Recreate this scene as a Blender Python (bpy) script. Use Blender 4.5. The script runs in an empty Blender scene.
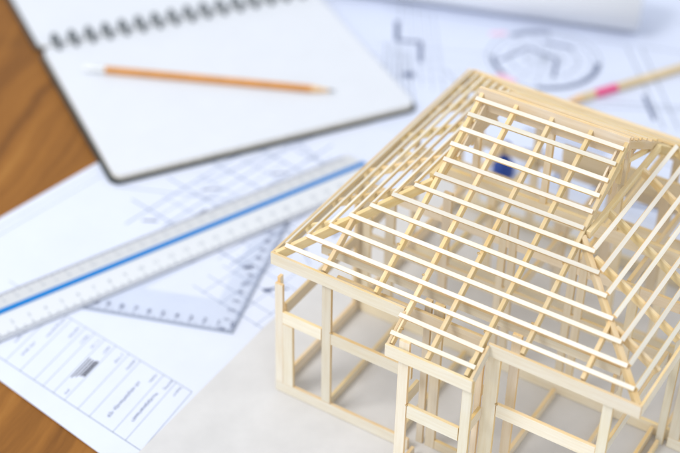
import bpy, bmesh, math, random
from mathutils import Vector, Matrix
random.seed(11)
S = 0.01                      # everything below is measured in centimetres
scene = bpy.context.scene
COL = scene.collection

# ------------------------------------------------------------------ materials
def new_mat(name):
    m = bpy.data.materials.new(name); m.use_nodes = True
    nt = m.node_tree; b = nt.nodes['Principled BSDF']
    return m, nt, b

def N(nt, kind, **kw):
    n = nt.nodes.new(kind)
    for k, v in kw.items():
        if k.startswith('i_'):
            n.inputs[k[2:].replace('_', ' ')].default_value = v
        else: setattr(n, k, v)
    return n

def ramp(nt, stops):
    r = nt.nodes.new('ShaderNodeValToRGB')
    e = r.color_ramp.elements
    while len(e) < len(stops): e.new(.5)
    for k, (p, c) in enumerate(stops): e[k].position = p; e[k].color = (*c, 1)
    return r

def wood_mat(name, c_light, c_dark, rough=.55, fine=1.0, spots=False):
    """veneer strip: grain runs along the member's own X axis"""
    m, nt, b = new_mat(name); L = nt.links.new
    tc = N(nt, 'ShaderNodeTexCoord'); oi = N(nt, 'ShaderNodeObjectInfo')
    mul = N(nt, 'ShaderNodeVectorMath', operation='MULTIPLY'); mul.inputs[1].default_value = (3.1, 7.7, 5.3)
    L(oi.outputs['Random'], mul.inputs[0])
    add = N(nt, 'ShaderNodeVectorMath', operation='ADD')
    L(tc.outputs['Object'], add.inputs[0]); L(mul.outputs[0], add.inputs[1])
    mp = N(nt, 'ShaderNodeMapping'); mp.inputs['Scale'].default_value = (30, 520*fine, 520*fine)
    L(add.outputs[0], mp.inputs['Vector'])
    n1 = N(nt, 'ShaderNodeTexNoise', i_Scale=1.0, i_Detail=5.0, i_Roughness=.65)
    L(mp.outputs[0], n1.inputs['Vector'])
    n2 = N(nt, 'ShaderNodeTexNoise', i_Scale=45.0, i_Detail=2.0)
    L(add.outputs[0], n2.inputs['Vector'])
    r = ramp(nt, [(.32, c_dark), (.62, c_light)])
    L(n1.outputs['Fac'], r.inputs[0])
    # piece-to-piece variation
    mr = N(nt, 'ShaderNodeMapRange'); mr.inputs[3].default_value = .80; mr.inputs[4].default_value = 1.05
    L(oi.outputs['Random'], mr.inputs[0])
    hsv = N(nt, 'ShaderNodeHueSaturation'); hm = N(nt, 'ShaderNodeMath', operation='MULTIPLY_ADD'); hm.inputs[1].default_value = .014; hm.inputs[2].default_value = .492; fr_ = N(nt, 'ShaderNodeMath', operation='MULTIPLY'); fr_.inputs[1].default_value = 7.3; f2 = N(nt, 'ShaderNodeMath', operation='FRACT'); L(oi.outputs['Random'], fr_.inputs[0]); L(fr_.outputs[0], f2.inputs[0]); L(f2.outputs[0], hm.inputs[0]); L(hm.outputs[0], hsv.inputs['Hue']); L(r.outputs[0], hsv.inputs['Color']); L(mr.outputs[0], hsv.inputs['Value'])
    mr2 = N(nt, 'ShaderNodeMapRange'); mr2.inputs[1].default_value=.3; mr2.inputs[2].default_value=.7; mr2.inputs[3].default_value=.88; mr2.inputs[4].default_value=1.14
    L(n2.outputs['Fac'], mr2.inputs[0]); L(mr2.outputs[0], hsv.inputs['Saturation'])
    L(hsv.outputs[0], b.inputs['Base Color'])
    b.inputs['Roughness'].default_value = rough
    b.inputs['Specular IOR Level'].default_value = .3
    bp = N(nt, 'ShaderNodeBump', i_Strength=.15, i_Distance=.0002)
    L(n1.outputs['Fac'], bp.inputs['Height']); L(bp.outputs[0], b.inputs['Normal'])
    return m

def flat_mat(name, col, rough=.6, spec=.4, noise=0.0, scale=60, **kw):
    m, nt, b = new_mat(name); L = nt.links.new
    b.inputs['Roughness'].default_value = rough; b.inputs['Specular IOR Level'].default_value = spec
    if noise:
        tc = N(nt, 'ShaderNodeTexCoord')
        n = N(nt, 'ShaderNodeTexNoise', i_Scale=float(scale), i_Detail=6.0, i_Roughness=.6)
        L(tc.outputs['Object'], n.inputs['Vector'])
        lo = tuple(c*(1-noise) for c in col); hi = tuple(min(1, c*(1+noise)) for c in col)
        r = ramp(nt, [(.3, lo), (.7, hi)]); L(n.outputs['Fac'], r.inputs[0]); L(r.outputs[0], b.inputs['Base Color'])
        bp = N(nt, 'ShaderNodeBump', i_Strength=.12, i_Distance=.0003)
        L(n.outputs['Fac'], bp.inputs['Height']); L(bp.outputs[0], b.inputs['Normal'])
    else: b.inputs['Base Color'].default_value = (*col, 1)
    for k, v in kw.items(): b.inputs[k.replace('_', ' ')].default_value = v
    return m

M = {}
M['pale']   = wood_mat('pale_veneer', (.93, .875, .72), (.86, .78, .60))
M['batten'] = wood_mat('batten_wood', (.895, .85, .74), (.84, .78, .65))
M['edge']   = wood_mat('cut_edge_wood', (.89, .71, .42), (.80, .58, .29))
M['rafter'] = wood_mat('rafter_wood', (.91, .76, .47), (.84, .65, .34))
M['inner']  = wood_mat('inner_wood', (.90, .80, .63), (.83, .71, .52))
M['sheet']  = flat_mat('drawing_paper', (.715, .755, .875), .75, .2, .02, 30)
M['sheet2'] = flat_mat('plan_paper', (.69, .74, .885), .75, .2, .02, 30)
M['page']   = flat_mat('notebook_page', (.725, .75, .80), .8, .2, .015, 40)
M['pagedge']= flat_mat('page_edges', (.80, .76, .68), .8, .2, .15, 300)
M['board']  = flat_mat('grey_card', (.665, .655, .65), .8, .2, .07, 22)
M['cover']  = flat_mat('notebook_cover', (.02, .028, .028), .45, .4)
M['ink']    = flat_mat('drawing_ink', (.08, .10, .19), .7, .2)
M['inkpale']= flat_mat('pale_ink', (.34, .38, .46), .7, .2)
M['mid']    = flat_mat('plotted_wall_ink', (.14, .17, .28), .7, .2)
M['faint']  = flat_mat('faint_plot_ink', (.32, .38, .54), .7, .2)
M['inkpink']= flat_mat('pink_marker', (.88, .55, .70), .7, .2)
M['wire']   = flat_mat('coated_wire', (.05, .07, .08), .35, .5)
M['hole']   = flat_mat('punched_hole', (.10, .12, .13), .8, .1)
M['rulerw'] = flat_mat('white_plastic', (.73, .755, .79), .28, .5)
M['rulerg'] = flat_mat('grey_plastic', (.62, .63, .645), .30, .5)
M['blue']   = flat_mat('blue_plastic', (.002, .20, .58), .4, .3)
M['navy']   = flat_mat('navy_plastic', (.008, .045, .26), .3, .5)
M['pencil'] = flat_mat('lacquered_wood_pencil', (.66, .29, .065), .5, .25, .12, 90)
M['cedar']  = flat_mat('sharpened_wood', (.80, .52, .26), .6, .3, .1, 200)
M['lead']   = flat_mat('graphite', (.07, .07, .08), .35, .5)
M['ferrule']= flat_mat('pale_metal', (.74, .76, .78), .35, .5, 0, 60, Metallic=.35)
M['eraser'] = flat_mat('white_rubber', (.82, .84, .86), .7, .3)
M['pencil2']= flat_mat('natural_wood_pencil', (.74, .58, .34), .5, .4, .1, 90)
M['pink']   = flat_mat('magenta_lacquer', (.82, .10, .26), .35, .5)
M['dark']   = flat_mat('print_black', (.05, .05, .07), .7, .2)

# clear acrylic for the set square
m, nt, b = new_mat('clear_acrylic'); M['acrylic'] = m
out = nt.nodes['Material Output']
tr = N(nt, 'ShaderNodeBsdfTransparent'); tr.inputs[0].default_value = (.975, .982, .992, 1)
gl = N(nt, 'ShaderNodeBsdfGlossy'); gl.inputs['Roughness'].default_value = .06
mx = N(nt, 'ShaderNodeMixShader'); mx.inputs[0].default_value = .04; nt.links.new(tr.outputs[0], mx.inputs[1]); nt.links.new(gl.outputs[0], mx.inputs[2])
nt.links.new(mx.outputs[0], out.inputs[0])
M['acrylic_edge'] = flat_mat('acrylic_edge', (.42, .47, .56), .2, .5)

# table wood: broad boards with knots
m, nt, b = new_mat('table_wood'); M['table'] = m; L = nt.links.new
tc = N(nt, 'ShaderNodeTexCoord'); mp = N(nt, 'ShaderNodeMapping')
mp.inputs['Rotation'].default_value = (0, 0, math.radians(-105)); mp.inputs['Scale'].default_value = (1, 1, 1)
L(tc.outputs['Object'], mp.inputs['Vector'])
st = N(nt, 'ShaderNodeMapping'); st.inputs['Scale'].default_value = (3.0, 55, 6); L(mp.outputs[0], st.inputs['Vector'])
warp = N(nt, 'ShaderNodeTexNoise', i_Scale=9.0, i_Detail=3.0); L(mp.outputs[0], warp.inputs['Vector'])
wv = N(nt, 'ShaderNodeVectorMath', operation='MULTIPLY_ADD'); wv.inputs[1].default_value = (.6, 2.2, .6)
L(warp.outputs['Color'], wv.inputs[0]); L(st.outputs[0], wv.inputs[2])
g = N(nt, 'ShaderNodeTexNoise', i_Scale=1.0, i_Detail=7.0, i_Roughness=.62); L(wv.outputs[0], g.inputs['Vector'])
r = ramp(nt, [(.28, (.095, .032, .006)), (.42, (.215, .083, .014)), (.60, (.315, .128, .023)), (.78, (.41, .19, .043))])
L(g.outputs['Fac'], r.inputs[0])
kn = N(nt, 'ShaderNodeTexVoronoi', i_Scale=9.0); kn.feature = 'F1'; L(mp.outputs[0], kn.inputs['Vector'])
kr = ramp(nt, [(.06, (0, 0, 0)), (.22, (1, 1, 1))]); L(kn.outputs['Distance'], kr.inputs[0])
mk = N(nt, 'ShaderNodeMix', data_type='RGBA', blend_type='MULTIPLY'); mk.inputs[0].default_value = .18
L(r.outputs[0], mk.inputs[6]); L(kr.outputs[0], mk.inputs[7])
L(mk.outputs[2], b.inputs['Base Color'])
rr = N(nt, 'ShaderNodeMapRange'); rr.inputs[3].default_value = .55; rr.inputs[4].default_value = .75; b.inputs['Specular IOR Level'].default_value = .25
L(g.outputs['Fac'], rr.inputs[0]); L(rr.outputs[0], b.inputs['Roughness'])
bp = N(nt, 'ShaderNodeBump', i_Strength=.3, i_Distance=.0008); L(g.outputs['Fac'], bp.inputs['Height']); L(bp.outputs[0], b.inputs['Normal'])

# ------------------------------------------------------------------ helpers
def V(*a): return Vector(a)

def thing(name, label, cat, loc=(0, 0, 0), group=None):
    o = bpy.data.objects.new(name, None); COL.objects.link(o)
    o.empty_display_size = .02
    o.location = Vector(loc)*S
    o['label'] = label; o['category'] = cat
    if group: o['group'] = group
    return o

def link(name, bm, mats, parent=None, matrix=None, smooth=False):
    """bm in cm, in world space unless a matrix (cm) places it"""
    me = bpy.data.meshes.new(name)
    mat = matrix if matrix is not None else Matrix.Identity(4)
    base = Vector((0, 0, 0))
    if parent is not None:
        q = parent
        while q is not None: base += q.location; q = q.parent
    bmesh.ops.scale(bm, vec=(S, S, S), verts=bm.verts)
    if smooth:
        for f in bm.faces: f.smooth = True
    if matrix is None and parent is not None:
        bmesh.ops.translate(bm, vec=-base, verts=bm.verts)
    bm.to_mesh(me); bm.free()
    for mm in (mats if isinstance(mats, (list, tuple)) else [mats]): me.materials.append(mm)
    o = bpy.data.objects.new(name, me); COL.objects.link(o)
    if matrix is not None:
        mt = matrix.copy(); mt.translation = mt.translation*S - base
        o.matrix_local = mt
    if parent is not None: o.parent = parent
    return o

def box_bm(bm, size, center=(0, 0, 0), bevel=.025):
    r = bmesh.ops.create_cube(bm, size=1)
    vs = r['verts']
    bmesh.ops.scale(bm, vec=size, verts=vs); bmesh.ops.translate(bm, vec=center, verts=vs)
    if bevel:
        es = list({e for v in vs for e in v.link_edges})
        bmesh.ops.bevel(bm, geom=es, offset=bevel, segments=1, affect='EDGES')
    return vs

def stick(name, parent, a, b, w, h, up=(0, 0, 1), mats=('pale', 'edge'), jit=.03, edge_axis='auto'):
    """a strip of wood from a to b (centre line), w across and h along 'up'.
    Its two broad faces take mats[0], the cut narrow faces and ends mats[1]."""
    a, b, up = Vector(a), Vector(b), Vector(up)
    jit *= 1.6
    a = a + V(*(random.uniform(-jit, jit) for _ in range(3))); b = b + V(*(random.uniform(-jit, jit) for _ in range(3)))
    x = (b-a); ln = x.length; x.normalize()
    y = up.cross(x).normalized(); z = x.cross(y).normalized()
    if random.random() < .5: x, y = -x, -y
    bm = bmesh.new(); box_bm(bm, (ln, w, h), bevel=min(w, h)*.07)
    broad = 2 if w >= h else 1
    for f in bm.faces:
        n = [abs(c) for c in f.normal]
        f.material_index = 0 if n[broad] > .9 else 1
    mt = Matrix((x, y, z)).transposed().to_4x4(); mt.translation = (a+b)/2
    return link(name, bm, [M[mats[0]], M[mats[1]]], parent, mt)

def prism_bm(bm, pts, z0, z1):
    """closed polygon pts (x,y) extruded z0..z1"""
    lo = [bm.verts.new((p[0], p[1], z0)) for p in pts]; hi = [bm.verts.new((p[0], p[1], z1)) for p in pts]
    n = len(pts)
    bm.faces.new(hi); bm.faces.new(lo[::-1])
    for i in range(n): bm.faces.new((lo[i], lo[(i+1) % n], hi[(i+1) % n], hi[i]))
    bmesh.ops.recalc_face_normals(bm, faces=bm.faces)

def ribbon(bm, pts, w, z, closed=False):
    pts = [Vector((p[0], p[1])) for p in pts]
    if closed: pts = pts + [pts[0]]
    for a, b in zip(pts[:-1], pts[1:]):
        d = (b-a)
        if d.length < 1e-6: continue
        d.normalize(); n = Vector((-d.y, d.x))*w/2
        q = [a-n, b-n, b+n, a+n]
        bm.faces.new([bm.verts.new((p.x, p.y, z)) for p in q])

def arc(c, r, a0, a1, n=24):
    return [(c[0]+r*math.cos(a0+(a1-a0)*i/n), c[1]+r*math.sin(a0+(a1-a0)*i/n)) for i in range(n+1)]

def lathe_bm(bm, prof, seg=24, mi=0):
    """prof: (x along axis, radius)"""
    rings = []
    for x, r in prof:
        if r < 1e-5: rings.append([bm.verts.new((x, 0, 0))])
        else: rings.append([bm.verts.new((x, r*math.cos(2*math.pi*k/seg), r*math.sin(2*math.pi*k/seg))) for k in range(seg)])
    for A, B in zip(rings[:-1], rings[1:]):
        for k in range(seg):
            k2 = (k+1) % seg
            if len(A) == 1 and len(B) == 1: continue
            if len(A) == 1: f = bm.faces.new((A[0], B[k2], B[k]))
            elif len(B) == 1: f = bm.faces.new((A[k], A[k2], B[0]))
            else: f = bm.faces.new((A[k], A[k2], B[k2], B[k]))
            f.material_index = mi
    bmesh.ops.recalc_face_normals(bm, faces=bm.faces)

def axis_matrix(a, b, roll=0):
    a, b = Vector(a), Vector(b); x = (b-a).normalized()
    y = V(0, 0, 1).cross(x).normalized(); z = x.cross(y)
    m = Matrix((x, y, z)).transposed().to_4x4() @ Matrix.Rotation(roll, 4, 'X')
    m.translation = a
    return m

def merge(obj, bm, mi):
    """add printed marks (world cm) to an existing part's mesh with material slot mi"""
    base = Vector((0, 0, 0)); q = obj.parent
    while q is not None: base += q.location; q = q.parent
    bmesh.ops.scale(bm, vec=(S, S, S), verts=bm.verts); bmesh.ops.translate(bm, vec=-base, verts=bm.verts)
    for f in bm.faces: f.material_index = mi
    full = bmesh.new(); full.from_mesh(obj.data)
    tmp = bpy.data.meshes.new('tmp'); bm.to_mesh(tmp); bm.free()
    full.from_mesh(tmp); bpy.data.meshes.remove(tmp)
    full.to_mesh(obj.data); full.free()

def glyph_mesh(bm, text, size, mat4):
    """text outlines laid on a surface"""
    cu = bpy.data.curves.new('t', 'FONT'); cu.body = text; cu.size = size; cu.align_x = 'CENTER'; cu.align_y = 'CENTER'
    o = bpy.data.objects.new('t', cu); COL.objects.link(o)
    dg = bpy.context.evaluated_depsgraph_get(); me = bpy.data.meshes.new_from_object(o.evaluated_get(dg))
    me.transform(mat4); bm.from_mesh(me)
    bpy.data.meshes.remove(me); bpy.data.objects.remove(o); bpy.data.curves.remove(cu)

# ------------------------------------------------------------------ setting
BZ = -.06            # underside of the grey card
bm = bmesh.new(); box_bm(bm, (260, 260, 3), (0, 20, -.20-1.5), bevel=.3)
t_ = link('table_top', bm, M['table']); t_['kind'] = 'structure'

# grey card the model stands on
cb = bmesh.new()
prism_bm(cb, [(-3.7, -42), (46, -42), (46, 29.5), (-3.2, 28.6), (-4.1, 5)], -.06, 0)
card = link('grey_card', cb, M['board'])
card['label'] = 'plain light grey card sheet the wooden frame house stands on'; card['category'] = 'card'

# ------------------------------------------------------------------ drawing sheets
U = V(.151, .9885, 0); W_ = V(.9885, -.151, 0)     # the sheet's own axes on the table
C0 = V(-29.25, -6.76, 0)
sheet = thing('drawing_sheet', 'large white architectural drawing sheet with ruled title block at its lower left corner', 'drawing', (C0.x, C0.y, -.13))
def q2(p, s=0, t=0): return (p.x, p.y)
bm = bmesh.new()
prism_bm(bm, [q2(C0), q2(C0+W_*62), q2(C0+W_*62+U*44), q2(C0+U*44)], -.11, -.075)
pap1 = link('paper', bm, [M['sheet'], M['inkpale'], M['ink'], M['dark'], M['faint'], M['mid']], sheet)
ZS = -.0735
title = bmesh.new(); ink = bmesh.new(); pale = bmesh.new()
A1, A2 = (-21.5, -6.72), (-3.97, -8.74)       # lower frame line
B1, B2 = (-22, -.97), (-4.46, -2.82)        # upper line
def lerp(a, b, t): return (a[0]+(b[0]-a[0])*t, a[1]+(b[1]-a[1])*t)
ribbon(title, [A1, A2], .07, ZS); ribbon(title, [B1, B2], .06, ZS)
ribbon(title, [A2, B2], .06, ZS)
cuts = [.921, .857, .736, .676, .605, .545, .49, .44, .363, .28, .2, .12]
for c in cuts: ribbon(title, [lerp(A1, A2, c), lerp(B1, B2, c)], .05, ZS)
merge(pap1, title, 1)
# small print in the boxes, reading up along the columns
def print_row(bm, a, b, h, seed, bold=.08):
    rnd = random.Random(seed); a = Vector((a[0], a[1])); b = Vector((b[0], b[1])); d = (b-a); L_ = d.length; d.normalize(); n = Vector((-d.y, d.x))
    s = 0; h *= .8
    while s < L_:
        w = rnd.uniform(.06, .13)
        if rnd.random() < .04: s += .14; continue
        p = a+d*s; hh = h*rnd.choice([.55, .6, .65, .85])
        ribbon(bm, [p, p+n*hh], bold, ZS+.0006)
        for q_ in rnd.sample((0, .5, 1), rnd.choice((1, 2))): ribbon(bm, [p+n*hh*q_, p+n*hh*q_+d*w], bold*.7, ZS+.0012)
        s += w+.05
pr = bmesh.new()
def cell(c, f): return lerp(lerp(A1, A2, c), lerp(B1, B2, c), f)
print_row(pr, cell(.803, .14), cell(.803, .74), .34, 1, .06)
print_row(pr, cell(.893, .26), cell(.893, .76), .34, 2, .06)
for k, (c, f0, f1) in enumerate([(.955, .83, .98), (.905, .84, .99), (.835, .82, .95), (.72, .80, .97), (.66, .80, .96), (.59, .80, .95), (.532, .8, .95), (.478, .78, .93), (.42, .76, .95), (.34, .6, .95), (.32, .2, .45), (.25, .3, .7), (.592,.08,.18)]):
    print_row(pr, cell(c, f0), cell(c, f1), .26, 10+k, .05)
merge(pap1, pr, 5)
bars = bmesh.new()
for k, (f0, f1, w) in enumerate([(.30, .66, .10), (.34, .66, .10), (.38, .66, .12), (.40, .68, .2)]):
    c = .556+k*.0125
    ribbon(bars, [cell(c, f0), cell(c, f1)], w, ZS+.0006)
merge(pap1, bars, 3)

# elevation grid and thin construction lines under and above the ruler
def P(x, y): return (C0.x+U.x*y+W_.x*x, C0.y+U.y*y+W_.y*x)
rnd = random.Random(4)
g1 = bmesh.new()
def gl_(a, b, w=.06): ribbon(g1, [a, b], w, ZS)
def line_through(p, d, l0, l1, w=.06):
    p = V(*p, 0); d = V(*d, 0).normalized(); gl_(q2(p+d*l0), q2(p+d*l1), w)
# plan lines seen between notebook and ruler, then between ruler and house
for k in range(9):
    o = P(7.5+k*1.15, 20.0)
    line_through(o, (U.x, U.y), -1.5 if k % 3 else -3.2, 15 - (k % 4)*1.4, .07 if k % 2 else .12)
for k in range(8):
    o = P(7.0, 19.2+k*1.9)
    line_through(o, (W_.x, W_.y), 0 if k % 2 else -1.4, 10.5 - (k % 3)*1.2, .07 if k % 2 else .12)
for k in range(4):
    line_through(P(17.4+k*1.7, 15), (U.x, U.y), 0, 8.5-(k % 3), .06)
for k in range(4):
    line_through(P(16.3, 15.2+k*1.5), (W_.x, W_.y), 0, 8.3-(k % 2)*2, .07)
for a, b in [((-10.5, 16), (-5.2, 12.4)), ((-12.5, 12), (-5.5, 16.5)), ((-8, 7.6), (-6.5, 19)), ((-23, 12), (-12, 16.5)), ((-18, 15.5), (-13.5, 27))]:
    gl_(a, b, .1)
ribbon(g1, [P(1.6, 6.2), P(1.6, 38)], .07, ZS); ribbon(g1, [P(.9, 5.6), P(.9, 40)], .05, ZS)
for k in range(5):
    ribbon(g1, arc((-15.5+k*.9, 24.5-k*.4), .8, .2, 3.0, 10), .09, ZS)
merge(pap1, g1, 4)
g2 = bmesh.new()
for k in range(12):
    x = rnd.uniform(8, 23); y = rnd.uniform(13, 30)
    a = P(x, y); b_ = P(x+rnd.choice([0, .9]), y+rnd.choice([.7, 1.1])); ribbon(g2, [a, b_], .16, ZS+.0006)
for p in [(-10.8, 15.7), (-6.9, 13.3), (-9.0, 9.4), (-6.4, 8.1)]:
    ribbon(g2, [p, (p[0]+.5, p[1]+.4)], .35, ZS+.0006)
merge(pap1, g2, 2)

# second sheet behind the house: a coloured plan
D0 = V(-40, 38.5, 0); ub = V(.955, .297, 0); vb = V(-.297, .955, 0)
plan = thing('floor_plan_sheet', 'bluish white floor plan sheet with dark wall outlines and a round drawing behind the house', 'drawing', (D0.x, D0.y, -.17))
bm = bmesh.new()
prism_bm(bm, [q2(D0-vb*14), q2(D0-vb*40+ub*95), q2(D0+ub*95+vb*45), q2(D0+vb*45)], -.185, -.15)
link('paper', bm, M['sheet2'], plan)
ZP = -.148
# third sheet lies on the first one, straight behind the house
E0 = V(-21, 36.5, 0)
det = thing('detail_sheet', 'pale blue detail drawing sheet spread out under the paper roll at the back', 'drawing', (E0.x, E0.y, -.06))
bm = bmesh.new()
prism_bm(bm, [(-24, 30.2), (52, 31.5), (49, 92), (-36, 80)], -.0700, -.045)
pap3 = link('paper', bm, [M['sheet2'], M['inkpale'], M['ink'], M['inkpink'], M['mid']], det)
ZD = -.0435
b1 = bmesh.new(); b2 = bmesh.new(); b3 = bmesh.new()
L_ = ribbon
# dark wall fragment
L_(b1, [(-17.7, 45.9), (-15.95, 42.9), (-14.1, 43.9), (-12.4, 40.9)], .42, ZD+.0006)
L_(b1, [(-12.6, 38.2), (-11.8, 38.9)], .8, ZD+.0006)
for k in range(6):
    L_(b2, [(-16.6+k*.5, 42.2-k*.1), (-11.9+k*.55, 33.2+k*.2)], .10, ZD)
for k in range(5):
    L_(b2, [(-19.5+k*1.0, 49.5-k*.2), (-12.5+k*1.1, 37.5)], .09, ZD)
for k in range(4):
    L_(b2, [(-17+k*.3, 41.4-k*1.7), (-8+k*.2, 45.5-k*1.7)], .08, ZD)
L_(b2, [(-20, 47.6), (8, 55.8)], .12, ZD)
# round drawing
cc = (-3.6, 47.4)
for r_, w in [(5.0, .12), (4.3, .09), (3.0, .12), (1.6, .1)]:
    L_(b2, arc(cc, r_, 0, 2*math.pi, 48), w, ZD)
L_(b1, arc(cc, 4.7, -1.25, .45, 14), .42, ZD+.0006)
L_(b1, arc(cc, 4.65, 1.9, 2.7, 8), .4, ZD+.0006)
L_(b1, arc(cc, 4.5, 3.6, 4.3, 8), .35, ZD+.0006)
for k in range(8):
    a = k*math.pi/8+.3; L_(b2, [(cc[0]-4.2*math.cos(a), cc[1]-4.2*math.sin(a)), (cc[0]+4.2*math.cos(a), cc[1]+4.2*math.sin(a))], .07, ZD)
L_(b1, [(-6.8, 45.0), (-5.6, 48.4), (-2.6, 48.0), (-1.6, 45.2)], .28, ZD+.0006)
L_(b1, [(-5.0, 50.0), (-2.2, 50.5)], .35, ZD+.0006)
# pink marker patches
L_(b3, [(-5.9, 42.9), (-4.0, 42.5)], .9, ZD+.0006)
L_(b3, [(-9.6, 48.6), (-8.4, 49.6)], .6, ZD+.0006)
# dimension lines on the right
for a, b_ in [((1.6, 53.5), (9.5, 43)), ((2.8, 54), (10.6, 43.5)), ((3.5, 44), (14, 49)), ((-1, 40.5), (10, 46.5)), ((9, 60), (14, 49)), ((4, 60), (20, 66)), ((-10, 41), (-2, 36)), ((0, 38), (14, 38.5))]:
    L_(b2, [a, b_], .14, ZD)
L_(b1, [(6.1, 46.8), (8.3, 43.8)], .35, ZD+.0006)
# room outlines under the roof, glimpsed through the battens
for a, b_ in [((-2, 32.5), (3, 34.6)), ((3, 34.6), (4.2, 32)), ((0, 36.5), (7, 37.2)), ((5, 31.5), (5, 36)), ((8, 32), (12, 36)), ((10, 31.6), (16, 33))]:
    L_(b1, [a, b_], .28, ZD+.0006)
merge(pap3, b2, 1); merge(pap3, b1, 4); merge(pap3, b3, 3)

# ------------------------------------------------------------------ rolled drawing
ra, rb = V(-18.3, 50.4, 0), V(1.3, 56.75, 0)
ax = (rb-ra).normalized(); ext = ra-ax*10
R0 = 2.5
roll = thing('paper_roll', 'white rolled up drawing lying across the back of the table', 'paper roll', ((ext.x+rb.x)/2, (ext.y+rb.y)/2, -.04))
bm = bmesh.new(); Lr = (rb-ext).length; n = 110; prev = None
for k in range(n+1):
    a = k/n*math.pi*2*3.1; rr_ = R0-.10*k/n*3.1-.02
    p = (rr_*math.cos(a-.5), rr_*math.sin(a-.5))
    cur = (bm.verts.new((0, p[0], p[1])), bm.verts.new((Lr, p[0], p[1])))
    if prev: bm.faces.new((prev[0], prev[1], cur[1], cur[0]))
    prev = cur
mt = axis_matrix((ext.x, ext.y, R0-.045), (rb.x, rb.y, R0-.045))
o = link('rolled_paper', bm, flat_mat('roll_paper', (.84, .86, .90), .7, .2), roll, mt, smooth=True)
sm = o.modifiers.new('thickness', 'SOLIDIFY'); sm.thickness = .0002

# ------------------------------------------------------------------ notebook
nf = V(.545, .838, 0)          # along the front edge
nb = V(-.838, .545, 0)         # away from it, towards the spiral
n0 = V(-23.1, 12.25, 0)
def nq(s, t, z): p = n0+nf*s+nb*t; return V(p.x, p.y, z)
nb_root = thing('spiral_notebook', 'white spiral bound notebook lying open and blank beside the ruler', 'notebook', (n0.x, n0.y, -.07))
NW, SP = 26.0, 21.0
def slab(name, s0, s1, t0, t1, z0, z1, mat, rad=.8, edge=None):
    pts = []
    for (cx, cy, a) in [(s1-rad, t0+rad, -90), (s1-rad, t1-rad, 0), (s0+rad, t1-rad, 90), (s0+rad, t0+rad, 180)]:
        for k in range(7):
            an = math.radians(a+k*15); pts.append((cx+rad*math.cos(an), cy+rad*math.sin(an)))
    bm = bmesh.new(); prism_bm(bm, pts, z0, z1)
    bmesh.ops.bevel(bm, geom=[e for e in bm.edges if all(v.co.z > z1-1e-4 for v in e.verts)], offset=.03, segments=1, affect='EDGES')
    M4 = Matrix((nf, nb, V(0, 0, 1))).transposed().to_4x4(); M4.translation = (n0.x, n0.y, 0)
    for f in bm.faces: f.material_index = 1 if (edge and abs(f.normal.z) < .5) else 0
    bmesh.ops.transform(bm, matrix=M4, verts=bm.verts)
    if M4.determinant() < 0: bmesh.ops.reverse_faces(bm, faces=bm.faces)
    return link(name, bm, [M[mat]] + ([M[edge]] if edge else []), nb_root)
slab('cover', -.38, NW+.22, -.22, SP-.15, -.07, .2, 'cover', .9)
slab('page_block', 0, NW, 0, SP-.35, .202, .66, 'page', .8, 'pagedge')
slab('cover', -.38, NW+.12, SP+.25, SP*2+.3, -.07, .12, 'cover', .9)
slab('page_block', 0, NW, SP+.45, SP*2+.2, .122, .34, 'page', .8, 'pagedge')
co = bmesh.new(); ho = bmesh.new()
for k in range(16):
    s = 1.35+k*1.54
    for side in (0,):
        pts = []
        for j in range(17):
            a = 2*math.pi*j/16
            pts.append(nq(s+side+.05*math.sin(a), SP+.0+1.12*math.cos(a), .66+.7*math.sin(a)))
        prevr = None
        for j in range(17):
            d = (pts[(j+1) % 16]-pts[(j-1) % 16]).normalized(); y = nf; z = d.cross(y).normalized()
            ring = [co.verts.new(pts[j]+(y*math.cos(t)+z*math.sin(t))*.17) for t in [i*math.pi/3 for i in range(6)]]
            if prevr:
                for i in range(6): co.faces.new((prevr[i], prevr[(i+1) % 6], ring[(i+1) % 6], ring[i]))
            prevr = ring
    for (t, z) in ((SP-.72, .6612), (SP+.83, .3412)):
        cpt = nq(s, t, z); ho.faces.new([ho.verts.new(cpt+nf*.20*a+nb*.24*b_) for a, b_ in ((-1, -1), (1, -1), (1, 1), (-1, 1))])
bmesh.ops.recalc_face_normals(co, faces=co.faces)
link('wire_binding', co, M['wire'], nb_root, smooth=True)
link('punched_holes', ho, M['hole'], nb_root)

# ------------------------------------------------------------------ pencils
def pencil(root, tail, tip, r, mats, cap, hexseg=6, z_extra=0):
    body_m, wood_m, lead_m = mats
    L_ = (Vector(tip)-Vector(tail)).length; mt = axis_matrix(tail, tip, .26)
    c0 = cap[-1][1] if cap else 0
    bm = bmesh.new(); lathe_bm(bm, [(c0+.003, 0), (c0+.003, r), (L_-2.05, r)], hexseg); 
    link('body', bm, body_m, root, mt)
    bm = bmesh.new(); lathe_bm(bm, [(L_-2.05, r*.985), (L_-1.9, r*.93), (L_-.55, r*.3)], 18)
    link('sharpened_cone', bm, wood_m, root, mt, smooth=True)
    bm = bmesh.new(); lathe_bm(bm, [(L_-.56, r*.3), (L_-.03, .035), (L_, 0)], 14)
    link('lead', bm, lead_m, root, mt, smooth=True)
    for nm, x1, x0, rr_, mm in cap:
        bm = bmesh.new(); prof = [(x0, 0), (x0, rr_*.85), (x0+.08, rr_), (x1, rr_)]
        if nm == 'ferrule':
            prof = [(x0, rr_)]; q = x0
            while q+.14 < x1: prof += [(q+.05, rr_), (q+.09, rr_*.93), (q+.13, rr_)]; q += .14
            prof += [(x1, rr_)]
        lathe_bm(bm, prof, 20); link(nm, bm, mm, root, mt, smooth=True)
pz = .66+.29
tail, tip = (-35.0, 22.7, pz+.03), (-15.25, 31.55, pz-.0)
p1 = thing('pencil', 'orange brown pencil with pale eraser end lying across the notebook page', 'pencil', ((tail[0]+tip[0])/2, (tail[1]+tip[1])/2, .66))
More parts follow.
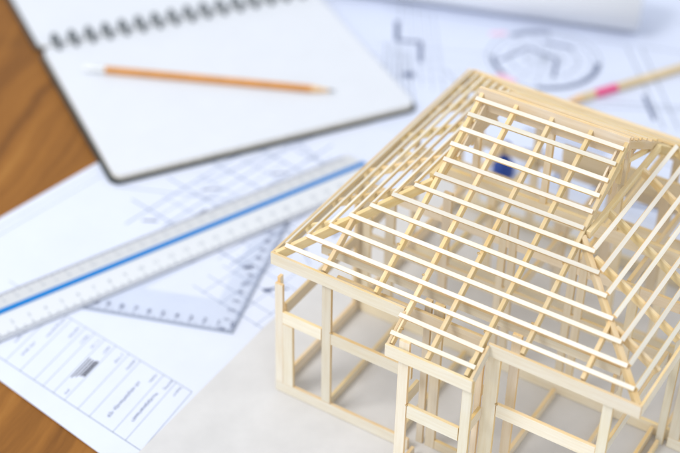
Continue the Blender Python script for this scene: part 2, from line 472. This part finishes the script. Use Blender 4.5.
pencil(p1, tail, tip, .32, (M['pencil'], M['cedar'], M['lead']), [('eraser', .85, 0, .30, M['eraser']), ('ferrule', 1.9, .855, .33, M['ferrule'])][::1])
# fix: body starts after the ferrule
tail, tip = (15.5, 66.8, .33), (.9, 41.0, .33)
p2 = thing('pencil', 'natural wood pencil with a magenta band on the drawings behind the roof', 'pencil', ((tail[0]+tip[0])/2, (tail[1]+tip[1])/2, -.04))
L2 = (Vector(tip)-Vector(tail)).length; mt = axis_matrix(tail, tip, .3)
for nm, prof, mm, sg in [('body', [(0, 0), (0, .36), (L2-5.9, .36)], M['pencil2'], 6), ('painted_band', [(L2-5.9, .365), (L2-3.6, .365)], M['pink'], 6),
                         ('painted_end', [(L2-3.6, .36), (L2-2.2, .36)], M['pencil2'], 6), ('sharpened_cone', [(L2-2.2, .355), (L2-.5, .1)], M['cedar'], 16), ('lead', [(L2-.5, .1), (L2, 0)], M['pink'], 12)]:
    bm = bmesh.new(); lathe_bm(bm, prof, sg); link(nm, bm, mm, p2, mt)

# ------------------------------------------------------------------ scale ruler (triangular section)
rx = V(.374, .927, 0).normalized(); ry = V(-rx.y, rx.x, 0)
rc = V(-13.2, 11.67, 0); r0 = rc-rx*20.0; r1 = rc+rx*13.8
RL = (r1-r0).length
ruler = thing('scale_ruler', 'white scale ruler with a blue stripe along its raised middle', 'ruler', ((r0.x+r1.x)/2, (r0.y+r1.y)/2, -.07))
def rq(s, t, z): p = r0+rx*s+ry*t; return V(p.x, p.y, z)
top = .72; zb = -.04
FAR = [(2.25, .16), (1.5, .34), (.42, .52), (.27, .60)]     # (out from the middle, height)
NEAR = [(2.15, .16), (1.45, .32), (.42, .52), (.27, .60)]
def sweep(sec, name, mats, s0=0, s1=None):
    s1 = RL if s1 is None else s1
    bm = bmesh.new(); A = [bm.verts.new(rq(s0, *p)) for p in sec]; B = [bm.verts.new(rq(s1, *p)) for p in sec]
    n = len(sec)
    for i in range(n):
        j = (i+1) % n; bm.faces.new((A[i], A[j], B[j], B[i]))
    bm.faces.new(A[::-1]); bm.faces.new(B)
    bmesh.ops.recalc_face_normals(bm, faces=bm.faces)
    return link(name, bm, mats, ruler)
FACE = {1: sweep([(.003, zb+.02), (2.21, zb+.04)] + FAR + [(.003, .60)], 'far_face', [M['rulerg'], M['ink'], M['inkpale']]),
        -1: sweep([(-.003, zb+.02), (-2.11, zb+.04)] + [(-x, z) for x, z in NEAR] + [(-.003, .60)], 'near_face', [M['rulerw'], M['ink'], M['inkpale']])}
sweep([(-.26, .602), (-.24, .66), (-.16, top), (.16, top), (.24, .66), (.26, .602)], 'blue_stripe', M['blue'], .02, RL-.02)
# ticks and numerals
def on_face(side, s, seg, f, lift=.006):
    q = FAR if side > 0 else NEAR
    a = Vector(q[seg]); b_ = Vector(q[seg+1]); p = a+(b_-a)*f
    n = Vector((b_.y-a.y, -(b_.x-a.x))).normalized()
    if n.y < 0: n = -n
    p = p+n*lift
    return rq(s, side*p.x, p.y)
for side in (-1, 1):
    tk = bmesh.new(); nm = bmesh.new(); step = 1.25 if side < 0 else 1.0
    k = 0; s = .6
    while s < RL-.5:
        h_ = .8 if k % 10 == 0 else (.6 if k % 5 == 0 else .38); w = .024
        tk.faces.new([tk.verts.new(on_face(side, s+a, 0, f)) for a, f in ((-w, .03), (w, .03), (w, h_), (-w, h_))])
        if k % 10 == 0:
            c = on_face(side, s, 1, .3); e1 = (on_face(side, s, 1, .6)-on_face(side, s, 1, .1)).normalized()
            xa = rx if side < 0 else -rx
            m4 = Matrix((xa, e1, xa.cross(e1))).transposed().to_4x4(); m4.translation = c
            glyph_mesh(nm, str(k//10), .5, m4)
        k += 1; s += .1*step
    merge(FACE[side], tk, 1); merge(FACE[side], nm, 2)

# ------------------------------------------------------------------ set square
sB = V(-5.5, 3.15, 0); dA = V(-10.65, -3.75, 0).normalized(); dC = V(-2.5, 10.35, 0).normalized()
dC = (dC - dA*dC.dot(dA)*.5).normalized()
sA = sB+dA*12.3; sC = sB+dC*18.0
sq = thing('set_square', 'clear plastic set square with printed centimetre marks, partly under the ruler', 'set square', (sB.x, sB.y, -.07))
def bary(a, b_, c): return sA*a+sB*b_+sC*c
w_in = (.20, .60, .20)
I = [bary(.62, .21, .17), bary(.17, .655, .175), bary(.17, .21, .62)]
bm = bmesh.new()
zo, zt = -.068, .045
outer = [sA, sB, sC]
lo = [bm.verts.new((p.x, p.y, zo)) for p in outer]; hi = [bm.verts.new((p.x, p.y, zt)) for p in outer]
li = [bm.verts.new((p.x, p.y, zo)) for p in I]; hi2 = [bm.verts.new((p.x, p.y, zt)) for p in I]
for i in range(3):
    j = (i+1) % 3
    for f, mi in ((bm.faces.new((hi[i], hi[j], hi2[j], hi2[i])), 0), (bm.faces.new((lo[j], lo[i], li[i], li[j])), 0),
                  (bm.faces.new((lo[i], lo[j], hi[j], hi[i])), 1), (bm.faces.new((li[j], li[i], hi2[i], hi2[j])), 0)):
        f.material_index = mi
bmesh.ops.recalc_face_normals(bm, faces=bm.faces)
plate = link('plate', bm, [M['acrylic'], M['acrylic_edge'], M['ink']], sq)
nm = bmesh.new(); tk = bmesh.new(); el = bmesh.new()
def edge_marks(p, d, n_in, length, digits):
    s = .25; k = 0
    while s < length-.6:
        h_ = .55 if k % 10 == 0 else (.4 if k % 5 == 0 else .25)
        ribbon(tk, [p+d*s+n_in*.04, p+d*s+n_in*h_], .03, zt+.002)
        if k % 10 == 0 and digits:
            m4 = Matrix((-d if d.x < 0 else d, n_in, V(0, 0, 1))).transposed().to_4x4()
            if m4.determinant() < 0: m4 = Matrix((d, n_in, V(0, 0, 1))).transposed().to_4x4()
            c = p+d*s+n_in*.85; m4.translation = (c.x, c.y, zt+.003); glyph_mesh(nm, str(k//10), .62, m4)
        s += .1; k += 1
edge_marks(sB, dA, (dC-dA*dC.dot(dA)).normalized(), 12, True)
edge_marks(sB, dC, (dA-dC*dA.dot(dC)).normalized(), 16, True)
for a, b_ in ((sA, sB), (sB, sC)):
    d = (b_-a).normalized(); nn = Vector((-d.y, d.x, 0)); ribbon(el, [a+nn*.06, b_+nn*.05], .07, zt+.001)
merge(plate, tk, 2); merge(plate, nm, 2); merge(plate, el, 1)
# ------------------------------------------------------------------ navy push pin seen through the roof
pin = thing('push_pin', 'navy blue push pin standing behind the house, seen through the roof', 'push pin', (1.3, 30.0, -.044))
bm = bmesh.new(); lathe_bm(bm, [(x_*1.15, r_*1.15) for x_, r_ in [(0, 0), (0, .68), (.10, .78), (.9, .76), (1.1, .5), (1.7, .34), (2.1, .38), (2.2, .44), (2.4, .44), (2.5, .36), (2.5, 0)]], 28)
m4 = Matrix.Rotation(-math.pi/2, 4, 'Y'); m4.translation = V(1.3, 30.0, -.044)
link('grip', bm, M['navy'], pin, m4, smooth=True)

# ------------------------------------------------------------------ THE HOUSE
house = thing('house_model', 'pale wooden stick frame model house with open batten roof and small porch', 'model house', (12, 12.5, 0))
WX, DY, HZ = 24.0, 25.17, 11.70
RISE = 7.44; TT = RISE/(DY/2); RX0, RX1 = 7.07, 16.69; YG = 7.25; ZG = HZ+YG*TT
YM = DY/2; ZR = HZ+RISE
SL = math.hypot(1, TT)
nF = V(0, -TT, 1).normalized(); nBk = V(0, TT, 1).normalized()
def zf(y): return HZ+min(y, DY-y)*TT
TX = (ZG-HZ)/RX0            # side slopes
nL = V(-TX, 0, 1).normalized(); nR = V(TX, 0, 1).normalized()

# roof battens: strips of 3.2 x 1.8 mm lying on the rafters
BW, BH = .275, .16
def off(v, n, d): return v+n*d
pitch = .941
for sgn in (0, 1):
    n = nF if sgn == 0 else nBk
    for i in range(13):
        y = YM-.63-i*pitch
        if i < 6: x0, x1 = RX0-.06, WX-7.31+.06
        else: x0, x1 = y*.963+.05, WX-y*.963-.05
        z = HZ+y*TT; yy = y if sgn == 0 else DY-y
        e = random.uniform(-.05, .05)
        stick('roof_batten', house, off(V(x0+e, yy, z), n, 0), off(V(x1+e, yy, z), n, 0), BW, BH, n, ('batten', 'edge'), .02)
for side in (0, 1):
    n = nL if side == 0 else nR
    for i in range(7):
        x = .66+i*pitch*.985
        y0 = x*1.02+.12; y1 = DY-y0; z = HZ+x*TX
        xx = x if side == 0 else WX-x
        stick('roof_batten', house, off(V(xx, y0, z), n, 0), off(V(xx, y1, z), n, 0), BW, BH, n, ('batten', 'edge'), .02)
# porch battens
for k, y in enumerate((-.42, -1.36)):
    stick('roof_batten', house, V(9.25, y, HZ+y*TT), V(14.75, y, HZ+y*TT), BW, BH, nF, ('batten', 'edge'), .02)

# rafters, set on edge under the battens
RW, RH = .25, .50
def rafter(a, b, n, name='rafter', w=RW, h=RH, mats=('rafter', 'edge')):
    d = -(h/2+BH/2+.006)
    return stick(name, house, Vector(a)+n*d, Vector(b)+n*d, w, h, n, mats, .015)
for x in (7.2, 9.52, 11.9, 14.42, 16.72):
    y0 = .22
    if 9 < x < 14.6: y0 = -1.88
    rafter((x, y0, HZ+y0*TT), (x, YM-.12, ZR-.12*TT), nF)
    rafter((x, DY-.22, HZ+.22*TT), (x, YM+.12, ZR-.12*TT), nBk)
for x in (3.63, 20.4):
    yh = min(x, WX-x)*.98
    rafter((x, .22, HZ+.22*TT), (x, yh-.1, HZ+(yh-.1)*TT), nF)
    rafter((x, DY-.22, HZ+.22*TT), (x, DY-yh+.1, HZ+(yh-.1)*TT), nBk)
for y in (3.3, 6.35, 10.1, 15.0, 18.8, 21.9):
    xe = 6.95 if YG < y < DY-YG else min(y, DY-y)*.93
    rafter((.22, y, HZ+.22*TX), (xe, y, HZ+xe*TX), nL)
    rafter((WX-.22, y, HZ+.22*TX), (WX-xe, y, HZ+xe*TX), nR)
# hips
for cx, cy, gx, gy in ((0, 0, RX0, YG), (WX, 0, RX1, YG), (0, DY, RX0, DY-YG), (WX, DY, RX1, DY-YG)):
    a = V(cx, cy, HZ); b = V(gx, gy, ZG); d = (b-a)
    up = d.cross(V(0, 0, 1).cross(d)).normalized()
    a2 = a+d.normalized()*.25
    stick('hip_rafter', house, a2-up*.42, b-d.normalized()*.3-up*.50, .30, .62, up, ('rafter', 'edge'), .01)
# ridge, gablets
stick('ridge_beam', house, V(RX0-.15, YM, ZR-.62), V(RX1+.15, YM, ZR-.62), .24, 1.5, (0, 0, 1), ('inner', 'edge'), .01)
for gx, s in ((RX0, 1), (RX1, -1)):
    stick('gablet_sill', house, V(gx-s*.32, YG+.1, ZG-.38), V(gx-s*.32, DY-YG-.1, ZG-.38), .30, .5, (0, 0, 1), ('rafter', 'edge'), .01)
    stick('gablet_post', house, V(gx+s*.16, YM, ZG-.1), V(gx+s*.16, YM, ZR-.75), .32, .25, (0, 1, 0), ('rafter', 'edge'), .01)
    # second pair of gablet rafters, inside the first
    for yy, n in ((YG, nF), (DY-YG, nBk)):
        stick('gablet_brace', house, V(gx+s*.15, yy+(.5 if yy < YM else -.5), ZG-.45), V(gx+s*.15, YM+(-.2 if yy < YM else .2), ZR-1.9), .22, .35, n, ('rafter', 'edge'), .01)
    pb = bmesh.new(); xa = gx+s*.40; tri = [(YM-3.6, ZR-2.75), (YM+3.6, ZR-2.75), (YM+.35, ZR-.75), (YM-.35, ZR-.75)]
    v0 = [pb.verts.new((xa, y, z)) for y, z in tri]; v1 = [pb.verts.new((xa+s*.12, y, z)) for y, z in tri]
    pb.faces.new(v0); pb.faces.new(v1[::-1])
    for i in range(4): pb.faces.new((v0[i], v0[(i+1) % 4], v1[(i+1) % 4], v1[i]))
    bmesh.ops.recalc_face_normals(pb, faces=pb.faces)
    link('gablet_panel', pb, M['inner'], house)
    # studs of the gablet
    for y0, y1 in ((YG+3.0, YM-.35), (YM+.35, DY-YG-3.0)):
        stick('gablet_stud', house, V(gx+s*.2, (y0+y1)/2, ZG-.1), V(gx+s*.2, (y0+y1)/2, zf((y0+y1)/2)-.8), .3, .2, (0, 1, 0), ('inner', 'edge'), .01)

# eaves fascias
def fas(a, b, t=.17, h=.9, name='fascia', mats=('pale', 'edge')):
    up = (0, 0, 1)
    return stick(name, house, a, b, t, h, up, mats, .01)
FZ = HZ-.45
fas(V(-.02, .085, FZ), V(9.35, .085, FZ)); fas(V(14.78, .085, FZ), V(WX+.02, .085, FZ))
fas(V(-.02, DY-.085, FZ), V(WX+.02, DY-.085, FZ))
fas(V(.085, .18, FZ), V(.085, DY-.18, FZ)); fas(V(WX-.085, .18, FZ), V(WX-.085, DY-.18, FZ))
PF = HZ-2.0*TT
fas(V(9.32, -2.0, PF-.42), V(14.98, -2.0, PF-.42))
# porch side cheeks: sloping verge boards
for x in (9.42, 14.82):
    stick('fascia', house, V(x, -1.9, PF-.42+.05), V(x, .1, HZ-.42), .17, .75, nF, ('pale', 'edge'), .01)

# ---- walls: strips standing in planes
T = .22
def post(x0, x1, y, z0, z1, mats=('pale', 'edge'), t=T, name='post'):
    return stick(name, house, V((x0+x1)/2, y, z0), V((x0+x1)/2, y, z1), x1-x0, t, (0, 1, 0), mats, .012)
def rail_x(x0, x1, y, z0, z1, mats=('pale', 'edge'), t=T, name='rail'):
    return stick(name, house, V(x0, y, (z0+z1)/2), V(x1, y, (z0+z1)/2), t, z1-z0, (0, 0, 1), mats, .012)
def rail_y(x, y0, y1, z0, z1, mats=('inner', 'edge'), t=T, name='rail'):
    return stick(name, house, V(x, y0, (z0+z1)/2), V(x, y1, (z0+z1)/2), t, z1-z0, (0, 0, 1), mats, .012)
def post_y(x, y0, y1, z0, z1, mats=('inner', 'edge'), t=T, name='post'):
    return stick(name, house, V(x, (y0+y1)/2, z0), V(x, (y0+y1)/2, z1), t, y1-y0, (0, 1, 0), mats, .012)
YW = .31+T/2        # front wall
# left bay
post(.02, .60, YW, .88, 9.1)
post(.61, 1.35, YW, .88, 6.0)
post_y(.2, YW+T/2+.02, YW+T/2+.38, 0, 9.45, ('pale', 'edge'))
rail_x(.02, 9.9, YW, .02, .88)
rail_x(.61, 3.48, YW, 6.02, 6.95); rail_x(4.17, 9.85, YW, 6.02, 6.95)
post(3.5, 4.15, YW, .9, HZ-.35)
rail_x(4.17, 14.1, YW+.55, 10.35, 11.1, ('inner', 'edge'))
# wall behind the porch
post(9.95, 10.4, 1.4, 0, 11.75, ('inner', 'edge')); post(10.6, 11.25, 1.4, 0, 11.75, ('inner', 'edge')); post(15.6, 16.2, 1.5, 0, 11.8, ('inner', 'edge'))
rail_x(11.27, 14.1, 1.4, 6.1, 6.95, ('pale', 'edge')); rail_x(11.27, 14.1, 1.4, .02, .75, ('inner', 'edge'))
post(14.12, 14.5, YW, 0, 11.3, ('inner', 'edge'))
# right bay
post(14.62, 15.5, YW, 0, HZ-.5, ('pale', 'edge'))
rail_x(15.53, 21.78, YW, 6.1, 7.1); rail_x(15.53, 21.78, YW, .02, .9)
post(21.8, 22.4, YW, 0, HZ-.45)
# porch
YP = -1.7
post(10.1, 10.78, YP, 0, 11.0); post(14.3, 14.92, YP, 0, 10.2)
rail_x(10.8, 14.28, YP, 5.15, 6.2); rail_x(10.8, 14.28, YP, .02, .9)
for x in (10.42, 14.6):
    rail_y(x, YP+.25, YW-.25, 5.6, 6.5); rail_y(x, YP+.25, YW-.25, .02, .8)
post_y(14.2, -.75, -.3, 0, 10.6, ('rafter', 'edge'), .3)

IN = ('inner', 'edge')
# left wall
rail_y(.22, 1.2, 24.3, 6.0, 6.9, IN); rail_y(.22, 1.2, 24.3, .02, .9, IN)
post_y(.22, 9.5, 10.3, .9, 10.6, IN); post_y(.22, 17.3, 17.9, .9, 10.6, IN); post_y(.22, 24.2, 24.8, 0, 10.6, IN)
rail_y(.22, 9.5, 24.3, 10.4, 10.95, IN)
# partition x = 3.6
rail_y(3.7, .8, 9.6, .02, .7, IN)
# centre cross wall at y = 10
Y2 = 10.1
rail_x(.45, 28.5, Y2, .02, .95, IN); rail_x(.45, 22.4, Y2, 6.0, 6.9, IN)
rail_x(.45, 22.4, Y2, 10.2, 11.0, IN)
for x0, x1 in ((.46, 1.1), (2.2, 2.9), (6.3, 6.9), (10.4, 10.9), (11.1, 11.6), (15.2, 15.7), (15.9, 16.4), (19.2, 19.8)):
    post(x0, x1, Y2, .97, 12.6 if 5 < x0 < 18 else 11.0, IN, .25)
# centre tie under the ridge
rail_x(1.5, 22.6, YM+.1, 11.4, 12.45, IN, .3, 'tie_beam')
for x in (7.07, 11.9, 16.7):
    post(x-.22, x+.22, YM+.1, 12.46, ZR-.8, IN, .3, 'king_post')
# floor joists and base strips running front to back
for x in (3.5, 6.2, 11.6):
    rail_y(x, 10.4, 24.4, 6.0, 6.75, IN, .25, 'joist')
for x in (8.9, 15.5, 19.4):
    rail_y(x, .8, 9.7, .02, .7, IN, .25, 'joist')
for x in (15.5, 18.9):
    rail_y(x, 10.4, 24.4, 10.2, 10.9, IN, .25, 'joist')
# back wall
rail_x(.45, 23.5, 24.6, .02, .9, IN); rail_x(.45, 23.5, 24.6, 6, 6.9, IN); rail_x(.45, 23.5, 24.6, 10.3, 11.0, IN)
for x in (1.6, 6.2, 12.2, 16.4, 20.4, 23.2):
    post(x-.3, x+.3, 24.6, .92, 10.6, IN)
# second cross wall
rail_x(.45, 22.4, 17.6, .02, .9, IN); rail_x(.45, 22.4, 17.6, 8.7, 9.4, IN); rail_x(9.5, 21, 21.2, 9.9, 11.0, IN); rail_x(9.0, 21, 22.9, 8.2, 9.3, IN)
for x in (9.8, 13.4, 17.0): post(x-.35, x+.35, 21.45, .1, 10.6, IN)
for x in (6.2, 11.6, 15.5, 18.9): post(x-.3, x+.3, 17.6, .92, 8.68, IN)
# inner plate just behind the front eaves, carried by the wall
rail_x(2.2, 21.9, 2.35, 11.1, 11.7, ('pale', 'edge'), .25, 'wall_plate')
post_y(21.6, 2.2, 2.9, 9.5, 11.1, IN)
# right wall
rail_y(22.2, YW+.25, 9.85, 6.5, 7.3, ('pale', 'edge')); rail_y(22.2, YW+.25, 9.85, .02, .8, IN)
post(22.65, 23.15, Y2-.55, 0, 11.0, ('pale', 'edge')); rail_y(22.9, 3.5, 9.2, .02, .6, ('rafter', 'edge'))
rail_y(22.9, 10.4, 24.3, .02, .8, IN); rail_y(22.9, 10.4, 24.3, 10.2, 10.95, IN)
# annex panel at the right
post(23.4, 24.1, Y2-.5, .9, 9.8, ('pale', 'edge')); post(27.6, 28.3, Y2-.5, .9, 9.8, ('pale', 'edge'))
rail_x(23.4, 28.3, Y2-.5, .02, .88, ('pale', 'edge')); rail_x(24.12, 27.58, Y2-.5, 5.9, 6.8, ('pale', 'edge'))

# little beads of dried glue where sticks meet
M['glue'] = flat_mat('dried_glue', (.52, .36, .16), .25, .5)
def bead(x, y, z, r):
    bm = bmesh.new(); bmesh.ops.create_icosphere(bm, subdivisions=2, radius=r)
    for v in bm.verts: v.co = v.co*random.uniform(.8, 1.15)
    bmesh.ops.scale(bm, vec=(1.5, 1, .7), verts=bm.verts); bmesh.ops.translate(bm, vec=(x, y, z), verts=bm.verts)
    link('glue_bead', bm, M['glue'], house, smooth=True)
for x, y in ((9.38, 2.1), (7.08, 3.1), (11.78, 4.2), (14.3, 2.6), (16.6, 5.3), (3.5, 1.2), (14.3, .6), (9.7, -.9), (16.55, 1.9), (11.8, 8.4)):
    bead(x, y, HZ+y*TT-.17, .10)
bead(4.17, .3, 6.98, .07); bead(10.8, YP-.12, 6.2, .06); bead(15.55, .3, 7.1, .07)

# ------------------------------------------------------------------ camera
cam = bpy.data.cameras.new('camera'); co_ = bpy.data.objects.new('camera', cam); COL.objects.link(co_)
co_.location = V(39.4845, -56.2491, 67.2057)*S
co_.rotation_euler = (0.9089, -0.0158, 0.5640)
cam.sensor_width = 36; cam.lens = 1464.7/680*36
cam.clip_start = .01; cam.clip_end = 50
cam.dof.use_dof = True; cam.dof.focus_distance = .852; cam.dof.aperture_fstop = 4.3
scene.camera = co_

# ------------------------------------------------------------------ light: a big window on the left, soft room light all round
w = bpy.data.worlds.new('World'); scene.world = w; w.use_nodes = True
bg = w.node_tree.nodes['Background']; bg.inputs[0].default_value = (.90, .94, 1.0, 1); bg.inputs[1].default_value = .95
def area(name, loc, target, sx, sy, power, col):
    l = bpy.data.lights.new(name, 'AREA'); l.shape = 'RECTANGLE'; l.size = sx; l.size_y = sy; l.energy = power; l.color = col
    o = bpy.data.objects.new(name, l); COL.objects.link(o); o.location = loc
    o.rotation_euler = (Vector(target)-Vector(loc)).to_track_quat('-Z', 'Y').to_euler()
    return o
area('window_light', (-.75, -1.25, 1.95), (.05, .1, .05), .8, .8, 29.5, (1.0, .985, .96))
scene.view_settings.view_transform = 'Standard'; scene.view_settings.look = 'None'
scene.view_settings.exposure = 0; scene.view_settings.gamma = 1
scene.render.engine = 'CYCLES'
